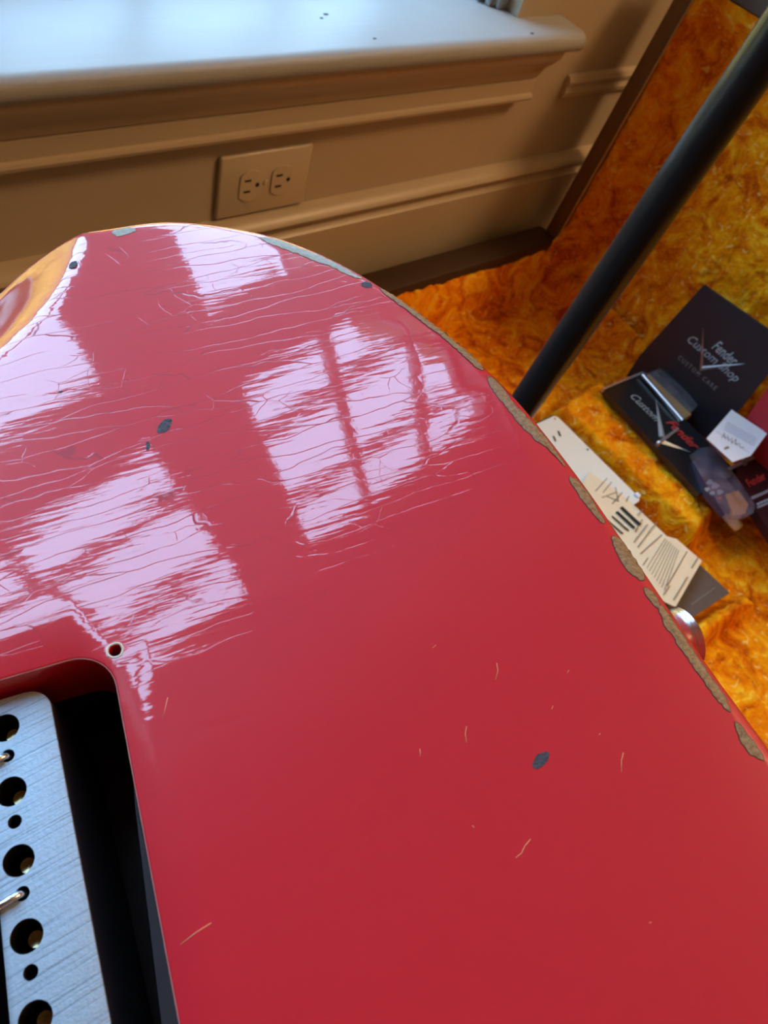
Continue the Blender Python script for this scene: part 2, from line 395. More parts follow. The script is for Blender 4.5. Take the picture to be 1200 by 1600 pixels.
def red_paint():
    t = NT('cracked_red_lacquer'); b = t.b
    tc = t.add('ShaderNodeTexCoord'); obj = tc.outputs['Object']
    def mapped(sc, rot=0):
        mp = t.add('ShaderNodeMapping'); mp.inputs['Scale'].default_value = sc; src = obj
        if rot: m0 = t.add('ShaderNodeMapping'); m0.inputs['Rotation'].default_value = (0, 0, rot); t.link(obj, m0.inputs['Vector']); src = m0.outputs[0]
        t.link(src, mp.inputs['Vector']); return mp.outputs[0]
    # long checks that follow the grain (x), and a sparse net of short cross checks
    def warped(sc, amt, nsc, rot=0):
        m0 = mapped(sc, rot); nz = t.add('ShaderNodeTexNoise', i_Scale=nsc, i_Detail=3); t.link(obj, nz.inputs['Vector'])
        vm = t.add('ShaderNodeVectorMath', operation='SCALE'); t.link(nz.outputs['Color'], vm.inputs[0]); vm.inputs['Scale'].default_value = amt
        va = t.add('ShaderNodeVectorMath', operation='ADD'); t.link(m0, va.inputs[0]); t.link(vm.outputs[0], va.inputs[1]); return va.outputs[0]
    def cracks(vec, width):
        vo = t.add('ShaderNodeTexVoronoi', feature='DISTANCE_TO_EDGE', voronoi_dimensions='2D', i_Scale=1.0); t.link(vec, vo.inputs['Vector'])
        return t.ramp(vo.outputs['Distance'], [(0, (1, 1, 1)), (width, (0, 0, 0))])
    c1 = cracks(warped((24, 240, 1), 1.1, 55, math.radians(-3)), .022)
    c2 = cracks(warped((120, 150, 1), .9, 70), .012)
    m2 = t.ramp(t.noise(mapped((1, 1.6, 1)), 42, 2), [(.55, (0,)*3), (.62, (1,)*3)])
    m1 = t.ramp(t.noise(mapped((1, 3, 1)), 26, 2), [(.34, (.0,)*3), (.46, (1,)*3)])
    ck = t.math('MAXIMUM', t.math('MULTIPLY', c1, m1), t.math('MULTIPLY', c2, m2))
    # the finish is checked most towards the bass side edge
    sx = t.add('ShaderNodeSeparateXYZ'); t.link(obj, sx.inputs[0])
    reg = t.math('ADD', t.math('MULTIPLY', sx.outputs[1], 22.0), t.math('MULTIPLY', sx.outputs[0], -5.0))
    reg = t.math('ADD', reg, -.55, clamp=True); reg = t.math('ADD', t.math('MULTIPLY', reg, .9), .10)
    ck = t.math('MULTIPLY', ck, reg)
    col0 = t.mix(t.noise(obj, 14, 5), (.52, .010, .021), (.60, .014, .028))
    col = t.mix(t.math('MULTIPLY', ck, .5), col0, (.16, .012, .016))
    t.link(col, b.inputs['Base Color'])
    b.inputs['Roughness'].default_value = .42; b.inputs['Specular IOR Level'].default_value = .25
    b.inputs['Coat Weight'].default_value = 1; b.inputs['Coat Roughness'].default_value = .035; b.inputs['Coat IOR'].default_value = 1.55
    wav = t.noise(mapped((14, 130, 1), math.radians(-3)), 1.0, 3, .55)
    fine = t.noise(mapped((90, 900, 1)), 1.0, 2, .5)
    orange = t.noise(obj, 650, 2)
    bumpw = t.bump(wav, .30, .00024)
    bumpw = t.bump(fine, .10, .00012, bumpw)
    bumpw = t.bump(orange, .05, .0001, bumpw)
    inv = t.math('SUBTRACT', 1.0, ck)
    bc = t.bump(inv, .5, .000022, bumpw)
    t.link(t.math('SUBTRACT', 1.0, t.math('MULTIPLY', ck, .9)), b.inputs['Coat Weight'])
    t.link(bc, b.inputs['Coat Normal']); t.link(bc, b.inputs['Normal'])
    return t.m
M['red'] = red_paint()
def wood_bare():
    t = NT('bare_alder'); v = t.coords((420, 620, 500))
    f = t.noise(v, 2.0, 6, .75, .2)
    t.link(t.ramp(f, [(.28, (.09, .038, .012)), (.5, (.27, .135, .05)), (.75, (.42, .25, .11))]), t.b.inputs['Base Color'])
    t.b.inputs['Roughness'].default_value = .55
    t.link(t.bump(t.noise(t.coords(), 1500, 3), .4, .00012), t.b.inputs['Normal']); return t.m
M['bare'] = wood_bare()
M['chip_rim'] = plain('old_dark_primer', (.035, .02, .014), .5, var=.4, vscale=900)
M['chip'] = plain('grey_chip', (.07, .06, .07), .55, var=.95, vscale=1400, bumpd=.0004, bscale=900, spec=.15)
M['scratch'] = plain('scratch_gold', (.75, .36, .16), .4)

bass = [(87.6, -20), (85.6, 0), (84.3, 21.4), (82.4, 46.4), (78.4, 71.7), (71.2, 93.4), (60.7, 115.2), (49.5, 131), (36, 143), (16, 152.6), (-4, 154), (-28, 154.5), (-55, 147), (-85, 128), (-115, 119),
        (-145, 117), (-175, 123), (-205, 134), (-235, 141), (-262, 140), (-290, 128), (-304, 110), (-299, 96), (-280, 84), (-262, 70), (-254, 50), (-256, 29)]
treb = [(-256, -29), (-250, -45), (-252, -66), (-262, -84), (-267, -100), (-256, -116), (-230, -124), (-200, -118), (-170, -108), (-140, -104), (-110, -108), (-80, -120), (-50, -136), (-20, -148), (8, -152), (36, -147), (60, -131), (77, -105), (86, -72), (88.8, -45)]
OUT = resample(catmull(bass+treb, 16), 2.2)          # body silhouette, counter-clockwise from above
if np.sum(OUT[:, 0]*np.roll(OUT[:, 1], -1)-np.roll(OUT[:, 0], -1)*OUT[:, 1]) < 0: OUT = OUT[::-1]
tg = np.roll(OUT, -1, 0)-np.roll(OUT, 1, 0); tg /= np.linalg.norm(tg, axis=1)[:, None]
NRM = np.c_[tg[:, 1], -tg[:, 0]]                     # outward
RR = 4.2                                             # edge roundover
INN = OUT-NRM*RR
def contour_z(x, y):
    "belly contour on the bass side: the back falls away past an elliptical crease"
    dx, dy = x+100, y-166.4
    F = np.sqrt((dx/95)**2+(dy/75)**2)+1e-6
    gr = np.sqrt((dx/95**2)**2+(dy/75**2)**2)/F+1e-6
    d = np.minimum((1-F)/gr, 60)
    k = .8
    sp = k*np.log1p(np.exp(np.clip(d/k, -40, 40)))
    return -(.46*sp+.0075*sp*np.minimum(sp, 22.0))
def edge_dist(x, y):
    P = np.c_[np.atleast_1d(x), np.atleast_1d(y)]
    d = np.sqrt(((P[:, None, :]-OUT[None])**2).sum(2)); return d.min(1)
def surf_z(x, y):
    x = np.atleast_1d(np.array(x, float)); y = np.atleast_1d(np.array(y, float))
    d = np.clip(RR-edge_dist(x, y), 0, RR*.995)
    return contour_z(x, y)-(RR-np.sqrt(RR*RR-d*d))
CAVX0, CAVX1, CAVY0, CAVY1 = -132.0, -18.6, -37.0, 36.2
CAV = rrect(CAVX0, CAVX1, CAVY0, CAVY1, 7.5, 8)
sh = g_at(180, 1016)
SCREWS = [sh, (sh[0]+3, -40.5), (-75, 40.5), (-75, -40.5), (-136, 37), (-136, -37)]
HOLES = [circle(x, y, 1.15, 16) for x, y in SCREWS]
def body():
    gp = []
    for x in np.arange(-300, 90, 3.0):
        for y in np.arange(-150, 154, 3.0):
            fine = y > 85 and x > -215 and x < 20
            if fine or (round(x/3) % 4 == 0 and round(y/3) % 4 == 0): gp.append((x+.13*math.sin(y), y+.13*math.sin(x*1.7)))
    gp = np.array(gp); ok = inside(gp, INN) & (edge_dist(gp[:, 0], gp[:, 1]) > RR+1.2)
    for h in [CAV]: ok &= ~inside(gp, np.array(rrect(CAVX0-2, CAVX1+2, CAVY0-2, CAVY1+2, 9)))
    for x, y in SCREWS: ok &= np.hypot(gp[:, 0]-x, gp[:, 1]-y) > 2.5
    V2, T, loops = tri_region([tuple(p) for p in INN], [CAV]+HOLES, [tuple(p) for p in gp[ok]])
    z = contour_z(V2[:, 0], V2[:, 1])
    V = [(a, b, c) for (a, b), c in zip(V2, z)]; F = list(T)
    prev = loops[0]; n = len(prev); zi = contour_z(INN[:, 0], INN[:, 1])
    rings = [(RR*math.sin(a), -RR*(1-math.cos(a)), 0) for a in np.linspace(0, math.pi/2, 8)[1:]]
    for (o_, dz, _) in rings:
        s = len(V); V += [(INN[i, 0]+NRM[i, 0]*o_, INN[i, 1]+NRM[i, 1]*o_, zi[i]+dz) for i in range(n)]
        cur = list(range(s, s+n)); F += [(prev[i], cur[i], cur[(i+1) % n], prev[(i+1) % n]) for i in range(n)]; prev = cur
    # side wall and front edge
    zf = -44.5
    for (o_, zz) in [(RR, zf+4.2)]+[(RR*math.cos(a), zf+RR-RR*math.sin(a)) for a in np.linspace(0, math.pi/2, 5)[1:]]:
        s = len(V); V += [(INN[i, 0]+NRM[i, 0]*o_, INN[i, 1]+NRM[i, 1]*o_, zz) for i in range(n)]
        cur = list(range(s, s+n)); F += [(prev[i], cur[i], cur[(i+1) % n], prev[(i+1) % n]) for i in range(n)]; prev = cur
    F.append(tuple(reversed(prev)))
    # cavity lip: a tiny rounded edge, then the walls
    CA = np.array(CAV); m = len(CA); c0 = CA.mean(0)
    def inset(d): return np.array(rrect(CAVX0+d, CAVX1-d, CAVY0+d, CAVY1-d, 7.5-d, 8))
    prev = loops[1]
    for d, zz in ((.25, -.1), (.45, -.4), (.5, -.9), (.5, -16.0)):
        P = inset(d); s = len(V); V += [(p[0], p[1], zz) for p in P]; cur = list(range(s, s+m))
        F += [(prev[(i+1) % m], cur[(i+1) % m], cur[i], prev[i]) for i in range(m)][::1]; prev = cur
    # fix winding: walls face into the cavity
    for h, lp in zip(HOLES, loops[2:]):
        s = len(V); k = len(h); V += [(p[0], p[1], -12) for p in h]
        F += [(lp[(i+1) % k], s+(i+1) % k, s+i, lp[i]) for i in range(k)]
    o = gmesh('body', V, F, M['red'], G, True, 38)
    return o
body()
# cavity: painted spring floor, deep dark slot for the block
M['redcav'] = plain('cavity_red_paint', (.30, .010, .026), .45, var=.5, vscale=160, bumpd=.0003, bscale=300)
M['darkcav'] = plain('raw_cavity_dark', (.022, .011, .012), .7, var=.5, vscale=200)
SLX0 = -48.5
def cavity():
    bm = bmesh.new()
    V = [(CAVX0, CAVY0, -16), (SLX0, CAVY0, -16), (SLX0, CAVY1, -16), (CAVX0, CAVY1, -16)]
    gmesh('spring_cavity_floor', V, [(0, 1, 2, 3)], M['redcav'], G, False)
    x0, x1, y0, y1 = SLX0, CAVX1, CAVY0, CAVY1; zt, zb = -16, -40
    xs = x1-5.5                                                     # narrow ledge on the tail side
    V = [(x0, y0, zt), (x0, y1, zt), (x0, y0, zb), (x0, y1, zb), (x1, y0, zb), (x1, y1, zb), (x1, y0, zt), (x1, y1, zt)]
    F = [(0, 1, 3, 2), (2, 3, 5, 4), (4, 5, 7, 6), (0, 2, 4, 6), (1, 7, 5, 3)]
    gmesh('block_slot', V, F, M['darkcav'], G, False)
    P = [(x1-.4, y0+6, -7.0), (x1-.4, y1-14, -7.0), (xs+3.4, y1-26, -8.4), (xs+1.0, y0+6, -8.4)]
    V = P+[(a, b, -16) for a, b, c in P]
    gmesh('cavity_ledge', V, [(0, 1, 2, 3), (2, 6, 7, 3), (1, 5, 6, 2), (0, 3, 7, 4)], M['darkcav'], G, False)
cavity()
# thin pale rim where the lacquer is worn off the cavity edge
lip = [(p[0], p[1], -.28) for p in rrect(CAVX0+.3, CAVX1-.3, CAVY0+.3, CAVY1-.3, 7.2, 8)]
V, F = tube([Vector(p) for p in lip], .16, 6, True); gmesh('worn_cavity_rim', V, F, plain('worn_rim', (.50, .20, .17), .4, var=.5, vscale=300), G)
V, F = tube([Vector((x+.05*math.sin(x*5), y+.05*math.sin(y*7), -.10)) for x, y in circle(sh[0], sh[1], 1.38, 20)], .26, 6, True); o = gmesh('worn_hole_rim', V, F, plain('pale_primer', (.62, .55, .42), .5, var=.4, vscale=900), G)
lathe('hole_bottom', [(.0012, -.011), (.0011, -.0105), (0, -.0104)], M['dark'], G, 12, Matrix.Translation((sh[0]*.001, sh[1]*.001, 0)))

# tremolo block
def brushed():
    t = NT('sandblasted_steel'); v = t.coords((34, 1900, 1), (0, 0, math.radians(-12)))
    f = t.noise(v, 1.0, 4, .6); sp = t.noise(t.coords(), 1700, 3, .7)
    sc = t.ramp(f, [(.36, (1,)*3), (.46, (0,)*3)])
    c = t.mix(t.math('MULTIPLY', sc, .6), t.mix(sp, (.34, .42, .50), (.47, .55, .63)), (.14, .18, .23))
    t.link(c, t.b.inputs['Base Color']); t.b.inputs['Metallic'].default_value = .6; t.b.inputs['Roughness'].default_value = .55
    n1 = t.bump(sp, .5, .00012); t.link(t.bump(f, .5, .00012, n1), t.b.inputs['Normal']); return t.m
M['block'] = brushed()
M['steel'] = plain('bright_steel', (.72, .72, .72), .22, 1, var=.1)
M['brass'] = plain('brass_ball', (.22, .165, .09), .12, 1, var=.6, vscale=900)
M['blockside'] = plain('shaded_block_side', (.035, .03, .035), .5, .3)  # shade inside the cavity put into the block's sides as dark colour
M['holein'] = plain('hole_metal', (.055, .040, .030), .28, .9, var=.4, vscale=600)
BZ = -5.0
def block():
    big = [g_at(x, y, BZ) for x, y in ((8, 1137), (15, 1237), (25, 1345), (40, 1462), (62, 1590))]
    ux = sum(b[0] for b in big)/5; y1 = big[0][1]; y5 = big[4][1]; pitch = (y1-y5)/4
    big = [(ux, y1-pitch*k) for k in range(6)]
    sm0 = [g_at(x, y, BZ) for x, y in ((8, 1182), (23, 1285), (38, 1398), (50, 1522))]
    usm = sum(b[0] for b in sm0)/4
    small = [(usm, y1-pitch*(k+.45)) for k in range(5)]
    bx1 = g_at(75, 1095, BZ)[0]; bx0 = g_at(12, 1540, BZ)[0]; by1 = g_at(55, 1081, BZ)[1]+.3; by0 = 2*(y1-2.5*pitch)-by1
    outl = rrect(bx0, bx1, by0, by1, 3.6, 7)
    outl = [(x+max(0, (x-ux)/(bx1-ux))*(by1-y)/50*2.0, y) for x, y in outl]
    hb = [circle(x, y, 2.45, 28) for x, y in big]; hs = [circle(x, y, 1.12, 16) for x, y in small]
    V2, T, loops = tri_region(outl, hb+hs, [])
    V = [(a, b, BZ) for a, b in V2]; F = list(T); n = len(outl)
    lp = loops[0]; prev = lp
    for d, zz in ((.18, BZ-.1), (.25, BZ-.4), (.25, -38)):
        P = [(x+max(0, (x-ux)/(bx1-ux))*(by1-y)/50*2.0, y) for x, y in rrect(bx0-d, bx1+d, by0-d, by1+d, 3.6+d, 7)]; s = len(V); V += [(a, b, zz) for a, b in P]; cur = list(range(s, s+n))
        F += [(prev[i], cur[i], cur[(i+1) % n], prev[(i+1) % n]) for i in range(n)]; prev = cur
    for h, lp, dep in [(h, l_, 9) for h, l_ in zip(hb, loops[1:7])]+[(h, l_, 8) for h, l_ in zip(hs, loops[7:])]:
        k = len(h); pr = lp; c = np.mean(h, 0)
        for f_, zz in ((.985, BZ-.15), (.98, BZ-dep)):
            s = len(V); V += [(c[0]+(p[0]-c[0])*f_, c[1]+(p[1]-c[1])*f_, zz) for p in h]
            cur = list(range(s, s+k)); F += [(pr[(i+1) % k], cur[(i+1) % k], cur[i], pr[i]) for i in range(k)]; pr = cur
    b_ = gmesh('tremolo_block', V, F, M['block'], G, True, 35)
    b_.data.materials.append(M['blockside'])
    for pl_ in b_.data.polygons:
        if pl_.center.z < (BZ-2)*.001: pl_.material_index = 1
    b_['label'] = 'pale steel tremolo block with string holes'
    for x, y in big:      # metal bore with the string's ball end
        Tm = Matrix.Translation((x*.001, y*.001, BZ*.001))
        lathe('string_bore', [(.00238, -.0003), (.00238, -.0030), (.0022, -.0033), (.0022, -.0042), (.0020, -.0045), (.0020, -.0085), (0, -.0088)], M['holein'], b_, 28, Tm, False)
        lathe('string_ball_end', [(.0006, -.0045), (.0012, -.0044), (.0017, -.0050), (.0018, -.0058), (.0016, -.0066)], M['brass'], b_, 24, Tm @ Matrix.Translation((.00012, -.00012, 0)))
    for x, y in small:
        lathe('hole_floor', [(.0011, -.0078), (0, -.0077)], M['dark'], b_, 12, Matrix.Translation((x*.001, y*.001, BZ*.001)))
    return big, small, bx0
BIG, SMALL, BX0 = block()
def spring(hx, hy, slope):
    P = [(hx+.1, hy, BZ-4), (hx+.05, hy, BZ-1.0), (hx-.35, hy-.1*slope, BZ+.15), (hx-1.3, hy-.4*slope, BZ+.75), (hx-3, hy-.95*slope, BZ+.7), (hx-5.5, hy-1.6*slope, BZ-.2), (hx-9, hy-2.0*slope, BZ-2.4), (BX0-4, hy-2*slope, BZ-4.0)]
    x = BX0-4; turns = 24; L = 55; R_ = 3.0; x_s = x-2
    for k in range(turns*10+1):
        a = 2*math.pi*k/10; P.append((x_s-L*k/(turns*10), hy-2*slope+R_*math.cos(a), BZ-4.5+R_*math.sin(a)))
    P += [(x_s-L-4, hy-2*slope, BZ-4.5), (x_s-L-10, hy-2*slope, BZ-4.5)]
    V, F = tube([Vector(p) for p in P], .62, 8); return gmesh('tremolo_spring', V, F, M['steel'], G)
for k, s_ in ((0, .8), (2, .8), (4, .5)): spring(SMALL[k][0], SMALL[k][1], s_)
box('spring_claw', (-.1245, -.026, -.0135), (-.1215, .026, -.0035), M['steel'], G, .0006)
# strap button on the tail end
def strap_button():
    c = g_at(1074, 978, -20); prof = [(.0052, 0), (.0046, .002), (.0040, .005), (.0040, .0075), (.0052, .0095), (.0062, .0102), (.0067, .0110), (.0064, .0114), (.0067, .0118), (.0064, .0122), (.0067, .0126), (.0062, .0131), (.0030, .0138), (0, .0139)]
    m = Matrix.Translation((.0822, 0.0095, -.0190)) @ Matrix.Rotation(math.radians(90), 4, 'Y')
    o = lathe('strap_button', prof, M['steel'], G, 40, m); o['label'] = 'ridged steel strap button on the tail'
strap_button()
# neck, bolted to the body outside the picture
def neck():
    NW = plain('maple_neck', (.55, .33, .14), .3, coat=.6, vscale=20)
    P = []
    xs = [-200, -256, -300, -420, -560, -640]; V = []; F = []; k = 9
    for i, x in enumerate(xs):
        w_ = 28-(-200-x)*.016; zt = -3 if x > -250 else (-20 if x < -310 else -12)
        for j in range(k):
            a = math.pi*j/(k-1); V.append((x, w_*math.cos(a), -41+(41+zt)*math.sin(a)**.55))
    for i in range(len(xs)-1):
        for j in range(k-1): F.append((i*k+j, i*k+j+1, (i+1)*k+j+1, (i+1)*k+j))
        F.append((i*k+k-1, i*k, (i+1)*k, (i+1)*k+k-1))
    F.append(tuple(range(k))[::-1]); F.append(tuple((len(xs)-1)*k+j for j in range(k)))
    gmesh('neck', V, F, NW, G, True, 40)
    box('headstock', (-.83, -.05, -.042), (-.635, .035, -.028), NW, G, .004)
    pl = box('neck_plate', (-.252, -.0255, -.0005), (-.188, .0255, .0015), M['steel'], G, .0007)
    for sx in (-.246, -.194):
        for sy in (-.0195, .0195): lathe('screw', [(.0042, .0015), (.0040, .0022), (0, .0032)], M['steel'], pl, 16, Matrix.Translation((sx, sy, 0)))
neck()

# wear on the finish: bare wood along the edge, chips, scratches (each follows the body's surface)
def patch_poly(pix, sub=.55, rag=.22, seed=0):
    rnd = random.Random(seed); P = np.array([g_at(x, y, 0) for x, y in pix])
    P = resample(catmull(P, 6), .7)
    return np.array([(a+rnd.uniform(-rag, rag), b+rnd.uniform(-rag, rag)) for a, b in P])
def patch(name, poly, mat, lift, sub=.6, parent=None):
    lo, hi = poly.min(0), poly.max(0); gp = []
    for x in np.arange(lo[0], hi[0], sub):
        for y in np.arange(lo[1], hi[1], sub): gp.append((x+.01*math.sin(9*y), y+.01*math.cos(7*x)))
    area = np.array(gp) if gp else np.zeros((0, 2))
    if len(area):
        dmin = np.sqrt(((area[:, None]-poly[None])**2).sum(2)).min(1); area = area[inside(area, poly) & (dmin > sub*.35)]
    V2, T, _ = tri_region([tuple(p) for p in poly], [], [tuple(p) for p in area])
    dd = RR-edge_dist(V2[:, 0], V2[:, 1])
    z = surf_z(V2[:, 0], V2[:, 1])+lift
    return gmesh(name, [(a, b, c) for (a, b), c in zip(V2, z)], T, mat, parent or G, True)
def grow(poly, d):
    c = np.roll(poly, -1, 0)-np.roll(poly, 1, 0); c /= np.linalg.norm(c, axis=1)[:, None]+1e-9
    s = np.sum(poly[:, 0]*np.roll(poly[:, 1], -1)-np.roll(poly[:, 0], -1)*poly[:, 1])
    nn = np.c_[c[:, 1], -c[:, 0]]*(1 if s > 0 else -1); return poly+nn*d
WEAR = [
 [(594, 449), (612, 455), (645, 476), (688, 506), (718, 530), (748, 560), (756, 577), (745, 574), (725, 556), (700, 533), (672, 512), (640, 487), (615, 469), (601, 458)],
 [(762, 588), (775, 592), (788, 607), (802, 628), (826, 654), (850, 678), (866, 700), (884, 728), (872, 718), (856, 700), (838, 688), (812, 662), (795, 640), (780, 622), (768, 606)],
 [(890, 745), (902, 749), (914, 762), (926, 778), (936, 798), (946, 818), (936, 814), (925, 800), (916, 790), (905, 775), (893, 757)],
 [(958, 838), (970, 838), (984, 854), (998, 876), (1009, 898), (1002, 906), (988, 898), (974, 884), (963, 864), (958, 850)],
 [(1006, 918), (1014, 919), (1024, 930), (1032, 942), (1028, 950), (1018, 942), (1009, 930)],
 [(1029, 948), (1040, 951), (1050, 966), (1066, 988), (1082, 1012), (1100, 1040), (1120, 1068), (1136, 1094), (1142, 1112), (1132, 1106), (1118, 1090), (1100, 1064), (1084, 1042), (1064, 1014), (1050, 992), (1036, 972)],
 [(1148, 1130), (1158, 1132), (1166, 1146), (1178, 1160), (1188, 1176), (1192, 1188), (1180, 1182), (1166, 1172), (1158, 1158), (1152, 1146)],
 [(405, 371), (430, 373), (460, 384), (500, 399), (535, 416), (566, 434), (556, 434), (520, 418), (480, 402), (445, 389), (420, 380)],
 [(176, 363), (190, 357), (208, 356), (212, 361), (200, 366), (184, 369)],
]
PALE = plain('pale_undercoat', (.33, .30, .24), .5, var=.35, vscale=700, bumpd=.0002, bscale=900)
for i, w_ in enumerate(WEAR):
    P = patch_poly(w_, seed=i)
    pale = i >= 7
    a = patch('worn_edge_patch', grow(P, .16), M['chip_rim'] if not pale else M['bare'], .05)
    patch('bare_wood' if not pale else 'bare_undercoat', P, M['bare'] if not pale else PALE, .09, parent=a)
def ding(px, py, pts, mat):
    c = np.array(g_at(px, py, 0)); rnd = random.Random(int(px))
    P = np.array([g_at(px+a, py+b, 0) for a, b in pts]); P = resample(catmull(P, 5), .22); P += np.array([[rnd.uniform(-.1, .1), rnd.uniform(-.1, .1)] for _ in P])
    return patch('paint_chip', P, mat, .06, .3)
for (px, py, pts) in ((257, 667, [(-11, 9), (-8, -3), (2, -12), (12, -11), (9, 0), (2, 8)]), (845, 1188, [(-13, 8), (-8, -6), (2, -12), (13, -13), (12, -2), (4, 8), (-6, 14)]),
                      (113, 413, [(-6, 4), (-4, -4), (4, -6), (8, -2), (4, 5)]), (573, 444, [(-9, 2), (-3, -4), (6, -3), (9, 3), (2, 6)]), (231, 697, [(-3, 5), (-2, -6), (3, -5), (2, 5)]), (95, 612, [(-4, 1), (0, -2), (4, -1), (1, 2)])):
    ding(px, py, pts, M['chip'])
def scratch(pix, r_=.06):
    P = []
    for x, y in pix:
        u, v = g_at(x, y, 0); P.append(Vector((u, v, float(surf_z(u, v)[0])+.01)))
    V, F = tube(P, r_, 5); gmesh('scratch', V, F, M['scratch'], G)
for s_ in ([(806, 1340), (815, 1333), (820, 1322), (829, 1311)], [(774, 1062), (778, 1048), (776, 1036)], [(729, 1160), (727, 1146), (729, 1135)], [(971, 1206), (971, 1188), (974, 1176)],
           [(886, 1052), (889, 1047)], [(1014, 1442), (1018, 1441)], [(656, 1170), (657, 1182)], [(738, 1290), (741, 1293)], [(282, 1476), (305, 1458), (330, 1442)], [(862, 1108), (864, 1103)], [(936, 1148), (938, 1146)],
           [(676, 1012), (681, 1008)], [(262, 1090), (255, 1120)]):
    scratch(s_)

# stool under the guitar, out of sight
def stool():
    c = GM @ Vector((-.10, -.02, -.0446)); t = tag(empty('padded_stool', loc=(c.x, c.y, 0)), 'dark padded stool the guitar body rests on', 'stool')
    mt = plain('stool_vinyl', (.03, .025, .02), .5); mw = plain('stool_wood', (.10, .05, .02), .5)
    sl = gU[2]/gU[0]
    bm = bmesh.new(); add_box(bm, (-.11, -.09, -.05), (.11, .09, 0), .008, 2)
    R_ = GM.to_3x3().to_4x4()
    bm.transform(Matrix.Translation((0, 0, c.z-.0005)) @ R_); from_bm('seat_pad', bm, mt, t, True, 40)
    box('seat_frame', (-.09, -.07, c.z-.11), (.09, .07, c.z-.06), mw, t, .004)
    for sx in (-1, 1):
        for sy in (-1, 1): tube_obj('leg', [(sx*.085, sy*.07, 0), (sx*.07, sy*.055, c.z-.07)], .013, mw, t)
stool()

# ------------------------------------------------------------------ black pole
p1 = np.array([.448, .2117, -.373]); p2 = np.array([.455, .196, -.150]); d_ = (p2-p1)/(p2[2]-p1[2])
pb = p1+d_*(-H+.012-p1[2]); pt = p1+d_*(.35-p1[2])
M['pole'] = plain('black_powder_coat', (.010, .011, .013), .34, coat=.25, spec=.35, bumpd=.0001, bscale=900)
PT = tag(empty('stand_pole', loc=(pb[0], pb[1], 0)), 'black round metal stand pole rising in front of the open case', 'pole')
inv = Vector((pb[0], pb[1], 0))
tube_obj('tube', [Vector((p_[0], p_[1], p_[2]+H))-inv for p_ in (pb, (pb+pt)/2, pt)], .0123, M['pole'], PT, 32)
lathe('round_base', [(.050, 0), (.050, .010), (.044, .016), (.02, .022), (.016, .04)], M['pole'], PT, 40)
lathe('end_cap', [(.0126, 0), (.0126, .012), (.009, .016), (0, .017)], M['pole'], PT, 24, Matrix.Translation(Vector((pt[0], pt[1], pt[2]+H))-inv))

# ------------------------------------------------------------------ guitar case
def plush():
    t = NT('orange_crushed_plush'); tc = t.add('ShaderNodeTexCoord'); o = tc.outputs['Object']
    big = t.noise(o, 8, 2); mid = t.noise(o, 26, 4, .55, 1.5); fine = t.noise(o, 300, 3, .6)
    f = t.math('ADD', t.math('MULTIPLY', mid, .85), t.math('MULTIPLY', big, .22)); f = t.math('ADD', f, t.math('MULTIPLY', t.math('SUBTRACT', fine, .5), .22))
    c = t.ramp(f, [(.36, (.50, .075, .0005)), (.48, (.80, .20, .001)), (.60, (.95, .36, .003)), (.70, (1.0, .52, .02)), (.80, (1.0, .70, .16))])  # the pile's sheen is put into the colour, deep orange to yellow
    st = t.noise(o, 62, 3, .5, 2.2); c = t.mix(t.math('MULTIPLY', t.ramp(st, [(.60, (0,)*3), (.70, (1,)*3)]), .65), c, (1.0, .68, .16))  # pale streaks: highlights on the pile painted as colour
    t.link(c, t.b.inputs['Base Color']); t.b.inputs['Roughness'].default_value = .75; t.b.inputs['Specular IOR Level'].default_value = .05
    t.b.inputs['Sheen Weight'].default_value = .18; t.b.inputs['Sheen Roughness'].default_value = .4; t.b.inputs['Sheen Tint'].default_value = (1, .55, .06, 1)
    n1 = t.bump(mid, .9, .010); t.link(t.bump(fine, .6, .0012, n1), t.b.inputs['Normal']); return t.m
M['plush'] = plush()
M['tolex'] = plain('brown_tolex', (.085, .036, .011), .55, var=.25, vscale=120, bumpd=.0004, bscale=700)
M['lidrim'] = plain('lightened_brown_tolex', (.17, .085, .028), .55, var=.2, vscale=120, bumpd=.0003, bscale=700)  # same brown tolex, lightened in colour because the rim faces away from light
M['endrim'] = plain('shaded_brown_tolex', (.045, .019, .006), .6, var=.25, vscale=120, bumpd=.0004, bscale=700)  # same tolex with the shade on the far end rim painted in
M['piping'] = plain('tan_piping', (.55, .32, .12), .6, var=.2, vscale=200)
M['grey'] = plain('grey_rim', (.10, .08, .07), .7, var=.2)
CX0, CX1, CY0, CY1 = .500, .966, -.50, .580; RIMZ = H-.578; WT = .042
K = tag(empty('guitar_case', loc=(CX1, CY1, 0)), 'open brown guitar case on the floor lined with orange crushed plush', 'case')
kl = Vector((CX1, CY1, 0))
def kmesh(name, V, F, mat, smooth=True, auto=None): return mesh(name, [Vector(v)-kl for v in V], F, mat, K, smooth, auto)
def kbox(name, lo, hi, mat, bevel=.003):
    bm = bmesh.new(); add_box(bm, lo, hi, bevel, 2); bm.transform(Matrix.Translation(-kl)); return from_bm(name, bm, mat, K, True, 40)
kbox('bottom_panel', (CX0, CY0, 0.002), (CX1, CY1, .014), M['tolex'])
kbox('end_wall', (CX0, CY1-WT, .01), (CX1-.002, CY1, RIMZ), M['endrim'], .006); kbox('end_wall', (CX0, CY0, .01), (CX1, CY0+WT, RIMZ), M['tolex'], .006)
kbox('side_wall', (CX0, CY0+WT, .01), (CX0+WT, CY1-WT, RIMZ), M['tolex'], .006); kbox('side_wall', (CX1-.012, CY0+WT, .01), (CX1, CY1-WT, RIMZ-.050), M['tolex'], .003)
def fbm(x, y, z, o=3): return noise.fractal(Vector((x, y, z)), 1.0, 2.0, o)
